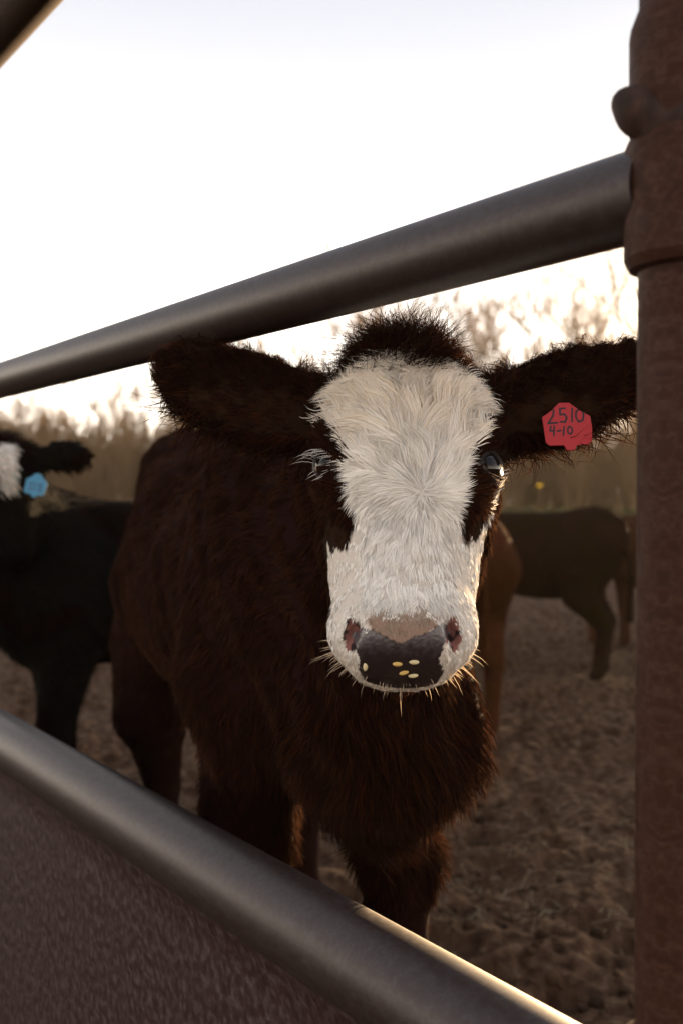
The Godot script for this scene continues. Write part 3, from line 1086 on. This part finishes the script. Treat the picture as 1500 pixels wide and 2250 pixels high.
func build_calf() -> void:
	fn.seed = 77
	fn.frequency = 0.05
	fn.fractal_octaves = 2
	var calf := base("calf", Vector3(-0.03, 0.0, -1.45))
	var off := -calf.position
	var body := Geo.new()
	calf_field().mesh_into(body, 0.016)
	# folds of loose hide and thick coat
	for k in body.v.size():
		var p := body.v[k]
		if p.y > 0.62:
			var q := Vector3(p.x * 45.0 + p.y * 22.0, p.y * 14.0, p.z * 45.0 + p.y * 22.0)
			body.v[k] = p + body.n[k] * (0.022 * fn.get_noise_3dv(q * 3.0) + 0.010 * fn.get_noise_3dv(q * 7.0 + Vector3(50, 0, 0)))
	body.renormal()
	stage("calf body %d" % body.v.size())
	for k in body.v.size():
		body.c[k] = Color(0.014, 0.007, 0.005)
	var fur := Fur.new()
	grow(body, 0, body.i.size(), 76000.0, func(p, nr): body_hair(fur, p, nr), CAM)
	stage("coat %d locks" % (fur.v.size() / 5))
	var head := Geo.new()
	head_field().mesh_into(head, 0.0037)
	stage("head %d" % head.v.size())
	var hf := Fur.new()
	var eye_l := HEAD.affine_inverse() * CAM
	var hd := Fur.new()
	grow(head, 0, head.i.size(), 620000.0, func(p: Vector3, nr: Vector3):
		var zone := head_zone(p + Vector3(rng.randfn(0.0, 0.0022), rng.randfn(0.0, 0.0026), 0.0)) if p.y > -0.165 else head_zone(p)
		head_hair(hd if zone == 0 else hf, p, nr, zone), eye_l)
	stage("head fur %d" % (hf.v.size() / 7))
	# the nose is bare, wet skin with its own gloss; the rest of the head joins the body's surface
	var nose := Geo.new()
	var first := body.v.size()
	var wet := PackedInt32Array()
	for k in head.v.size():
		var q := head.v[k]
		var zone := head_zone(q)
		var c := Color(0.016, 0.008, 0.006)
		if zone == 1: c = Color(0.55, 0.49, 0.43)
		elif zone == 3: c = Color(0.25, 0.17, 0.13)
		var nd := Vector2(absf(q.x + 0.008) - 0.054, (q.y + 0.194) * 0.5).length()
		if nd < 0.0095 and q.z > -0.04: c = Color(0.2, 0.09, 0.075) if fn.get_noise_2d(q.x * 1100.0, q.y * 1100.0) < 0.15 else Color(0.03, 0.02, 0.02)
		body.v.append(HEAD * q)
		body.n.append((HEAD.basis * head.n[k]).normalized())
		body.c.append(c)
		nose.v.append(HEAD * (q + head.n[k] * 0.0006) + off)
		nose.n.append((HEAD.basis * head.n[k]).normalized())
		var sp := fn.get_noise_2d(q.x * 3000.0, q.y * 3000.0)
		nose.c.append(Color(0.02, 0.0135, 0.014).lerp(Color(0.085, 0.07, 0.075), clampf((q.y + 0.218) * 45.0 + sp * 0.5, 0.0, 1.0)))
		wet.append(1 if zone == 2 else 0)
	for t in range(0, head.i.size(), 3):
		for j in 3: body.i.append(head.i[t + j] + first)
		if wet[head.i[t]] + wet[head.i[t + 1]] + wet[head.i[t + 2]] >= 2:
			for j in 3: nose.i.append(head.i[t + j])
	for k in body.v.size(): body.v[k] += off
	for k in fur.v.size(): fur.v[k] += off
	for k in hf.v.size(): hf.v[k] += off
	for k in hd.v.size():
		hd.v[k] += off
		hd.c[k] = hd.c[k] / COAT
	part("body", body.mesh(), M.skin, calf)
	var o := part("coat", fur.mesh(), M.coat, calf)
	tag(o, "shaggy dark brown winter coat", "", "", "stuff")
	o = part("face_hair", hf.mesh(), M.face_hair, calf)
	tag(o, "curly white hair of the face", "", "", "stuff")
	o = part("crown_hair", hd.mesh(), M.coat, calf)
	tag(o, "dark brown curls, ear hair and eye patches", "", "", "stuff")
	o = part("nose", nose.mesh(), M.nose, calf)
	tag(o, "wet dark nose pad")
	# eyes with lids and lashes
	var lash := Fur.new()
	for s in [-1.0, 1.0]:
		var c := Vector3(s * 0.089, 0.014, -0.040)
		var g := Geo.new()
		g.ball(HEAD * c + off, Vector3.ONE * 0.0184, 20, 28)
		o = part("eye", g.mesh(), M.eye, calf)
		var e := Vector3(s * 0.66, 0.02, 0.75).normalized()
		var up := (Vector3(s * 0.12, 1, 0.1) - e * e.dot(Vector3(s * 0.12, 1, 0.1))).normalized()
		var side := e.cross(up)
		var lid := Geo.new()
		var corner := Geo.new()
		var n_a := 36
		var rings := [0.0, 0.18, 0.45, 0.75, 1.0]
		for k in n_a:
			var a := TAU * k / n_a
			# opening: almond that droops to the front corner
			var ox := 0.92 * cos(a)
			var oy := (0.78 if sin(a) > 0 else 0.85) * sin(a) - 0.02
			for rr in rings:
				var ang := Vector2(ox, oy) * lerpf(1.0, 1.9, rr)
				var dir := (e + side * tan(clampf(ang.x, -1.25, 1.25)) * 0.9 + up * tan(clampf(ang.y, -1.25, 1.25)) * 0.9).normalized()
				var rad: float = 0.0206 + 0.0026 * sin(minf(rr * 3.0, 1.0) * PI) + 0.0022 * rr
				lid.v.append(HEAD * (c + dir * rad) + off)
				lid.n.append((HEAD.basis * (dir + (Vector3.ZERO if rr > 0.1 else -dir * 0.3))).normalized())
				lid.c.append(Color.WHITE)
			if sin(a) > 0.15 or sin(a) < -0.4:
				var dr := (e + side * tan(ox * 1.1) * 0.9 + up * tan(oy * 1.15) * 0.9).normalized()
				var root := HEAD * (c + dr * 0.0205) + off
				var top := sin(a) > 0
				for j in (2 if top else 1):
					var ln := rng.randf_range(0.022, 0.036) if top else rng.randf_range(0.01, 0.018)
					if rng.randf() < 0.5: continue
					var dd := (e * 0.9 + Vector3(s * 0.5, 0, 0) + up * (rng.randf_range(-0.1, 0.3) if top else -0.8) + side * rng.randf_range(-0.5, 0.5)).normalized()
					var de := (Vector3(s * 0.8, -0.85 if top else -0.5, 0.15) + Vector3(rng.randf_range(-0.3, 0.3), rng.randf_range(-0.3, 0.3), rng.randf_range(-0.3, 0.3))).normalized()
					var col := Color(0.72, 0.68, 0.62) if s < 0 else (Color(0.02, 0.012, 0.008) if top else Color(0.4, 0.3, 0.2))
					lash.bent(root, (HEAD.basis * dd).normalized(), (HEAD.basis * de).normalized(), ln, 4, 0.0007, (HEAD.basis * Vector3(0, 0.2, 1)).normalized(), col, 0.0)
		for k in n_a:
			var k2 := (k + 1) % n_a
			for j in rings.size() - 1:
				var m := rings.size()
				lid.quad(k * m + j, k2 * m + j, k2 * m + j + 1, k * m + j + 1)
		part("eyelid", lid.mesh(), M.eyelid, o)
		# pink inner corner toward the muzzle
		var cd := (e - side * (0.9 if s > 0 else -0.9) * 0.86 - up * 0.42).normalized()
		corner.ball(HEAD * (c + cd * 0.0165) + off, Vector3(0.0042, 0.005, 0.0035), 6, 8)
		part("inner_corner", corner.mesh(), M.sclera, o)
	o = part("eyelashes", lash.mesh(), M.hair, calf)
	tag(o, "pale lashes over the eyes", "", "", "stuff")
	# whiskers round the lips and chin
	var wf := Fur.new()
	for k in 190:
		var a := rng.randf_range(-PI * 1.08, PI * 0.08)
		var r := rng.randf_range(0.82, 1.0)
		var q := Vector3(-0.006 + cos(a) * 0.077 * r, -0.196 + sin(a) * 0.044 * r, -0.06)
		var dq := Vector3(cos(a) * 0.9, sin(a) * 0.9 - 0.15, rng.randf_range(0.1, 0.7)).normalized()
		q.z = rng.randf_range(-0.075, -0.04)
		var ln := rng.randf_range(0.004, 0.017) + (0.025 * rng.randf() if rng.randf() < 0.2 else 0.0)
		var d1 := (dq + Vector3(rng.randf_range(-0.4, 0.4), rng.randf_range(-0.7, 0.0), rng.randf_range(-0.2, 0.2))).normalized()
		wf.bent(HEAD * q + off, (HEAD.basis * dq).normalized(), (HEAD.basis * d1).normalized(), ln, 3, 0.0006, Vector3(0, 0, 1), Color(0.62, 0.49, 0.36), 0.0)
	o = part("whiskers", wf.mesh(), M.hair, calf)
	tag(o, "stiff pale whiskers round lips and chin", "", "", "stuff")
	# hooves
	for at in [Vector3(-0.132, 0, -1.44), Vector3(0.077, 0, -1.4), Vector3(-0.478, 0, -2.56), Vector3(-0.1, 0, -2.68)]:
		var g := Geo.new()
		g.lathe([Vector2(0.0, 0.09), Vector2(0.04, 0.085), Vector2(0.056, 0.0), Vector2(0.0, -0.005)], 16, at + off)
		part("hoof", g.mesh(), M.hoof, calf)
	tag(calf, "dark brown calf with a white face poking its head through the fence", "calf")

# ------------------------------------------------------------------ the herd behind
func herd_field(yaw: float, drop: float, look := 0.0, reach := 0.72) -> Field:
	# stands at the origin facing +z; yaw turns the head sideways, drop lowers it
	var f := Field.new()
	f.cone(Vector3(0, 0.86, 0.42), Vector3(0, 0.84, -0.38), 0.22, 0.25, 0.1, Basis(), Vector3(1, 1.12, 1))
	f.egg(Vector3(0, 0.86, 0.5), Vector3(0.18, 0.26, 0.2), 0.1)
	f.egg(Vector3(0, 0.73, -0.12), Vector3(0.21, 0.2, 0.4), 0.1)
	f.egg(Vector3(0, 0.95, -0.58), Vector3(0.215, 0.215, 0.22), 0.1)
	var hb := Basis(Vector3.UP, yaw)
	var poll := Vector3(0, 1.12 - drop, reach) + hb * Vector3(0, 0, 0.28)
	f.cone(Vector3(0, 0.93, 0.55), poll - hb * Vector3(0, 0.05, 0.08), 0.17, 0.095, 0.1)
	var fb := Basis(Vector3.UP, yaw + look) * Basis(Vector3.RIGHT, deg_to_rad(35.0))
	f.egg(poll, Vector3(0.09, 0.09, 0.09), 0.05)
	f.cone(poll + fb * Vector3(0, -0.03, 0.0), poll + fb * Vector3(0, -0.2, 0.11), 0.085, 0.06, 0.05)
	f.egg(poll + fb * Vector3(0, -0.225, 0.12), Vector3(0.065, 0.05, 0.055), 0.03, fb)
	for s in [-1.0, 1.0]:
		var ax := (fb * Vector3(s, 0.05, 0.15)).normalized()
		var up := (Vector3.UP - ax * ax.y).normalized()
		f.egg(poll + fb * Vector3(s * 0.085, 0.02, -0.02) + ax * 0.09, Vector3(0.09, 0.05, 0.02), 0.03, Basis(ax, up, ax.cross(up)))
	for s in [-1.0, 1.0]:
		var k: float = 0.05 * s
		f.cone(Vector3(s * 0.13, 0.75, 0.45), Vector3(s * 0.12, 0.38, 0.47 + k), 0.095, 0.053, 0.06)
		f.cone(Vector3(s * 0.12, 0.38, 0.47 + k), Vector3(s * 0.12, 0.07, 0.45 + k), 0.05, 0.042, 0.02)
		f.cone(Vector3(s * 0.12, 0.07, 0.45 + k), Vector3(s * 0.12, 0.03, 0.47 + k), 0.04, 0.045, 0.02)
		f.cone(Vector3(s * 0.13, 0.85, -0.55), Vector3(s * 0.13, 0.58, -0.48 - k), 0.15, 0.1, 0.08)
		f.cone(Vector3(s * 0.13, 0.58, -0.48 - k), Vector3(s * 0.125, 0.38, -0.66 - k), 0.105, 0.058, 0.05)
		f.cone(Vector3(s * 0.125, 0.38, -0.66 - k), Vector3(s * 0.125, 0.07, -0.62 - k), 0.05, 0.042, 0.02)
		f.cone(Vector3(s * 0.125, 0.07, -0.62 - k), Vector3(s * 0.125, 0.03, -0.6 - k), 0.04, 0.045, 0.02)
	f.cone(Vector3(0, 1.08, -0.77), Vector3(0, 0.7, -0.84), 0.024, 0.014, 0.03)
	f.cone(Vector3(0, 0.7, -0.84), Vector3(0, 0.42, -0.83), 0.016, 0.03, 0.02)
	return f

func herd_cow(called: String, at: Vector3, turn: float, size: float, field: Field, col: Callable, label: String, h := 0.02) -> Node3D:
	var o := base(called, at)
	o.rotation.y = turn
	o.scale = Vector3.ONE * size
	var g := Geo.new()
	field.mesh_into(g, h)
	for k in g.v.size():
		g.c[k] = col.call(g.v[k]) * 0.8
	var fur := Fur.new()
	grow(g, 0, g.i.size(), 6000.0, func(p: Vector3, nr: Vector3):
		var flow := Vector3(fn.get_noise_3dv(p * 60.0) * 0.6, -0.8, -0.6)
		if p.y < 0.55: flow = Vector3(0, -1, 0)
		flow = (flow - nr * flow.dot(nr)).normalized()
		var c: Color = col.call(p)
		var t := rng.randf_range(0.6, 1.4)
		var ln := rng.randf_range(0.018, 0.032)
		if p.y < 0.5: ln *= 0.5
		fur.bent(p, (flow + nr * 0.7).normalized(), (flow + nr * 0.1).normalized(), ln, 2, 0.005, (nr + Vector3(rng.randf_range(-1, 1), rng.randf_range(-1, 1), rng.randf_range(-1, 1)) * 0.3).normalized(), c * t * Color(1.2, 1.1, 1.05), rng.randf_range(-0.6, 0.6)))
	part("body", g.mesh(), M.skin, o)
	var c := part("coat", fur.mesh(), M.hair, o)
	tag(c, "", "", "", "stuff")
	tag(o, label, "cow", "young cattle standing behind the calf")
	return o

func build_herd() -> void:
	# black one with a white blaze, head turned to the camera, body running off behind the calf
	var yaw := 1.3
	var f := herd_field(yaw, -0.1, -0.25, 0.62)
	var poll := Vector3(0, 1.22, 0.62) + Basis(Vector3.UP, yaw) * Vector3(0, 0, 0.28)
	var fb := Basis(Vector3.UP, yaw - 0.25) * Basis(Vector3.RIGHT, deg_to_rad(35.0))
	var black := func(p: Vector3) -> Color:
		var q := fb.inverse() * (p - poll)
		if q.length() < 0.2 and q.z > 0.02 and absf(q.x - 0.03) < 0.026 and q.y > -0.03 and q.y < 0.1: return Color(0.6, 0.57, 0.53)
		return Color(0.0065, 0.0055, 0.0055) * (1.0 + 0.5 * fn.get_noise_3dv(p * 60.0))
	herd_cow("cow", Vector3(-0.54, 0.0, -3.61), -1.0, 1.06, f, black, "black cow with a white blaze and a blue ear tag")
	stage("cow")
	# dark brown one standing broadside
	var brown := func(p: Vector3) -> Color:
		return Color(0.015, 0.0078, 0.0058) * (1.0 + 0.5 * fn.get_noise_3dv(p * 60.0))
	herd_cow("cow", Vector3(1.25, 0.0, -6.9), -PI * 0.5 - 0.75, 0.97, herd_field(0.2, 0.35), brown, "dark brown cow standing broadside with its head hidden", 0.025)
	var red := func(p: Vector3) -> Color:
		return Color(0.055, 0.02, 0.009) * (1.0 + 0.4 * fn.get_noise_3dv(p * 60.0))
	herd_cow("cow", Vector3(0.52, 0.0, -5.5), PI + 0.2, 0.97, herd_field(-0.3, 0.4), red, "reddish brown cow seen from behind beside the calf's cheek", 0.025)
	var red2 := func(p: Vector3) -> Color:
		return Color(0.06, 0.024, 0.014) * (1.0 + 0.4 * fn.get_noise_3dv(p * 60.0))
	herd_cow("cow", Vector3(2.28, 0.0, -7.6), PI + 0.3, 0.94, herd_field(0.3, 0.4), red2, "reddish dark cow mostly hidden behind the gate post", 0.025)

# ------------------------------------------------------------------ tags, grain, leaf
func stroke(im: Image, pts: Array, w: float, c: Color) -> void:
	for k in pts.size() - 1:
		var a: Vector2 = pts[k]
		var b: Vector2 = pts[k + 1]
		var n := int(a.distance_to(b) * 1.5) + 1
		for j in n + 1:
			var p := a.lerp(b, float(j) / n)
			for y in range(int(p.y - w), int(p.y + w) + 1):
				for x in range(int(p.x - w), int(p.x + w) + 1):
					if x >= 0 and y >= 0 and x < im.get_width() and y < im.get_height() and Vector2(x, y).distance_to(p) <= w:
						im.set_pixel(x, y, c)

func tag_plate(outline: PackedVector2Array, thick: float) -> ArrayMesh:
	var v := PackedVector3Array()
	var n := PackedVector3Array()
	var uv := PackedVector2Array()
	var idx := PackedInt32Array()
	var lo := Vector2.ONE * 9.0
	var hi := Vector2.ONE * -9.0
	for p in outline:
		lo = lo.min(p)
		hi = hi.max(p)
	var tris := Geometry2D.triangulate_polygon(outline)
	for s in [1.0, -1.0]:
		var first := v.size()
		for p in outline:
			v.append(Vector3(p.x, p.y, thick * 0.5 * s))
			n.append(Vector3(0, 0, s))
			uv.append(Vector2((p.x - lo.x) / (hi.x - lo.x), 1.0 - (p.y - lo.y) / (hi.y - lo.y)) if s > 0 else Vector2(0.02, 0.9))
		for k in range(0, tris.size(), 3):
			var t := [first + tris[k], first + tris[k + 1], first + tris[k + 2]]
			if (v[t[2]] - v[t[0]]).cross(v[t[1]] - v[t[0]]).z * s < 0.0: t = [t[0], t[2], t[1]]
			idx.append_array(PackedInt32Array(t))
	for k in outline.size():
		var a := outline[k]
		var b := outline[(k + 1) % outline.size()]
		var nn := Vector3(b.y - a.y, a.x - b.x, 0).normalized()
		var first := v.size()
		for p in [Vector3(a.x, a.y, thick / 2), Vector3(b.x, b.y, thick / 2), Vector3(b.x, b.y, -thick / 2), Vector3(a.x, a.y, -thick / 2)]:
			v.append(p); n.append(nn); uv.append(Vector2(0.02, 0.9))
		for t in [[0, 1, 2], [0, 2, 3]]:
			var q := [first + t[0], first + t[1], first + t[2]]
			if (v[q[2]] - v[q[0]]).cross(v[q[1]] - v[q[0]]).dot(nn) < 0.0: q = [q[0], q[2], q[1]]
			idx.append_array(PackedInt32Array(q))
	return arr_mesh(v, n, idx, PackedColorArray(), uv)

func build_details() -> void:
	# red ear tag, handwritten
	var im := Image.create(256, 256, false, Image.FORMAT_RGB8)
	im.fill(Color(0.36, 0.014, 0.016).linear_to_srgb())
	var ink := Color(0.012, 0.006, 0.008).linear_to_srgb()
	var big := [
		[Vector2(30, 40), Vector2(50, 28), Vector2(66, 40), Vector2(58, 70), Vector2(26, 112), Vector2(74, 108)],
		[Vector2(128, 30), Vector2(100, 32), Vector2(97, 66), Vector2(118, 62), Vector2(130, 80), Vector2(118, 106), Vector2(94, 104)],
		[Vector2(166, 32), Vector2(154, 104)],
		[Vector2(205, 36), Vector2(186, 48), Vector2(178, 80), Vector2(188, 106), Vector2(212, 98), Vector2(222, 66), Vector2(216, 42), Vector2(205, 36)]]
	for s in big: stroke(im, s, 5.0, ink)
	var small := [
		[Vector2(38, 128), Vector2(30, 152), Vector2(52, 150)], [Vector2(56, 126), Vector2(46, 176)],
		[Vector2(68, 154), Vector2(88, 151)], [Vector2(108, 130), Vector2(96, 176)],
		[Vector2(136, 130), Vector2(124, 144), Vector2(124, 166), Vector2(136, 172), Vector2(148, 156), Vector2(148, 138), Vector2(136, 130)]]
	for s in small: stroke(im, s, 4.6, ink)
	var red := mat("red_tag", Color.WHITE, 0.45, 0.45)
	red.albedo_texture = ImageTexture.create_from_image(im)
	red.backlight_enabled = true
	red.backlight = Color(0.45, 0.45, 0.45)
	var w := 0.029
	var outline := PackedVector2Array([Vector2(-w, -0.014), Vector2(-w + 0.004, -0.018), Vector2(-0.008, -0.0182), Vector2(-0.005, -0.025), Vector2(0.004, -0.025), Vector2(0.0075, -0.0182), Vector2(0.021, -0.0175), Vector2(w - 0.003, -0.013), Vector2(w, 0.006), Vector2(w, 0.022), Vector2(0.018, 0.03), Vector2(0.006, 0.042), Vector2(-0.006, 0.042), Vector2(-0.018, 0.03), Vector2(-w, 0.022)])
	var t := part("ear_tag", tag_plate(outline, 0.0016), red)
	t.transform = HEAD * Transform3D(Basis(Vector3.RIGHT, -0.12) * Basis(Vector3(0, 0, 1), 0.05), Vector3(0.192, 0.064, -0.041))
	tag(t, "red ear tag with handwritten numbers hanging in the calf's ear", "ear tag")
	# blue tag of the black cow
	var im2 := Image.create(128, 128, false, Image.FORMAT_RGB8)
	im2.fill(Color(0.04, 0.22, 0.38).linear_to_srgb())
	for s in [[Vector2(20, 60), Vector2(44, 52), Vector2(24, 92), Vector2(48, 88)], [Vector2(60, 52), Vector2(58, 90)], [Vector2(78, 56), Vector2(100, 56), Vector2(82, 92), Vector2(102, 86), Vector2(78, 56)]]:
		stroke(im2, s, 5.0, Color(0.02, 0.1, 0.2).linear_to_srgb())
	var blue := mat("blue_tag", Color.WHITE, 0.45, 0.45)
	blue.albedo_texture = ImageTexture.create_from_image(im2)
	var t2 := part("ear_tag", tag_plate(outline, 0.0016), blue)
	t2.position = Vector3(-0.875, 1.222, -2.85)
	t2.rotation = Vector3(-0.1, 0.1, -0.2)
	t2.scale = Vector3.ONE * 1.02
	tag(t2, "blue ear tag in the black cow's ear", "ear tag")
	# feed grains stuck to the wet nose
	var shape := Geo.new()
	shape.ball(Vector3.ZERO, Vector3(0.0055, 0.0026, 0.0022), 7, 10)
	var sm := shape.mesh()
	for g in [[-0.0135, -0.2275, 0.0, 0], [-0.006, -0.2345, 0.3, 0], [0.004, -0.2255, 0.0, 1], [0.004, -0.2365, 0.1, 1], [-0.047, -0.2275, 1.5, 1]]:
		var fz := head_depth(Vector2(g[0], g[1]))
		var o := part("feed_grain", sm, M.grain if g[3] == 0 else M.grain_pale)
		o.transform = HEAD * Transform3D(Basis(Vector3.RIGHT, 0.5) * Basis(Vector3(0, 0, 1), g[2]), Vector3(g[0], g[1], fz + 0.0015))
		tag(o, "golden feed grain stuck to the calf's wet nose" if g[3] == 0 else "pale oat grain stuck to the calf's wet nose", "grain", "grains on the nose")
	# a late yellow leaf on a weed stalk by the thicket
	var lf := base("weed_stalk", Vector3(3.25, 0.0, -16.4))
	var gg := Geo.new()
	gg.tube([Vector3.ZERO, Vector3(0.03, 0.7, 0), Vector3(0.0, 1.36, 0.02)], [0.012, 0.009, 0.005], 6)
	part("stem", gg.mesh(), M.twig, lf)
	gg = Geo.new()
	gg.ball(Vector3(0.0, 1.37, 0.03), Vector3(0.05, 0.032, 0.008), 6, 10)
	part("leaf", gg.mesh(), M.leaf, lf)
	tag(lf, "thin weed stalk with one bright yellow leaf", "plant")

var _hf: Field
func head_depth(p: Vector2) -> float:
	if _hf == null: _hf = head_field()
	var z := 0.06
	for k in 40:
		var d := _hf.dist(Vector3(p.x, p.y, z))
		if d < 0.0003: break
		z -= maxf(d, 0.0003)
	return z
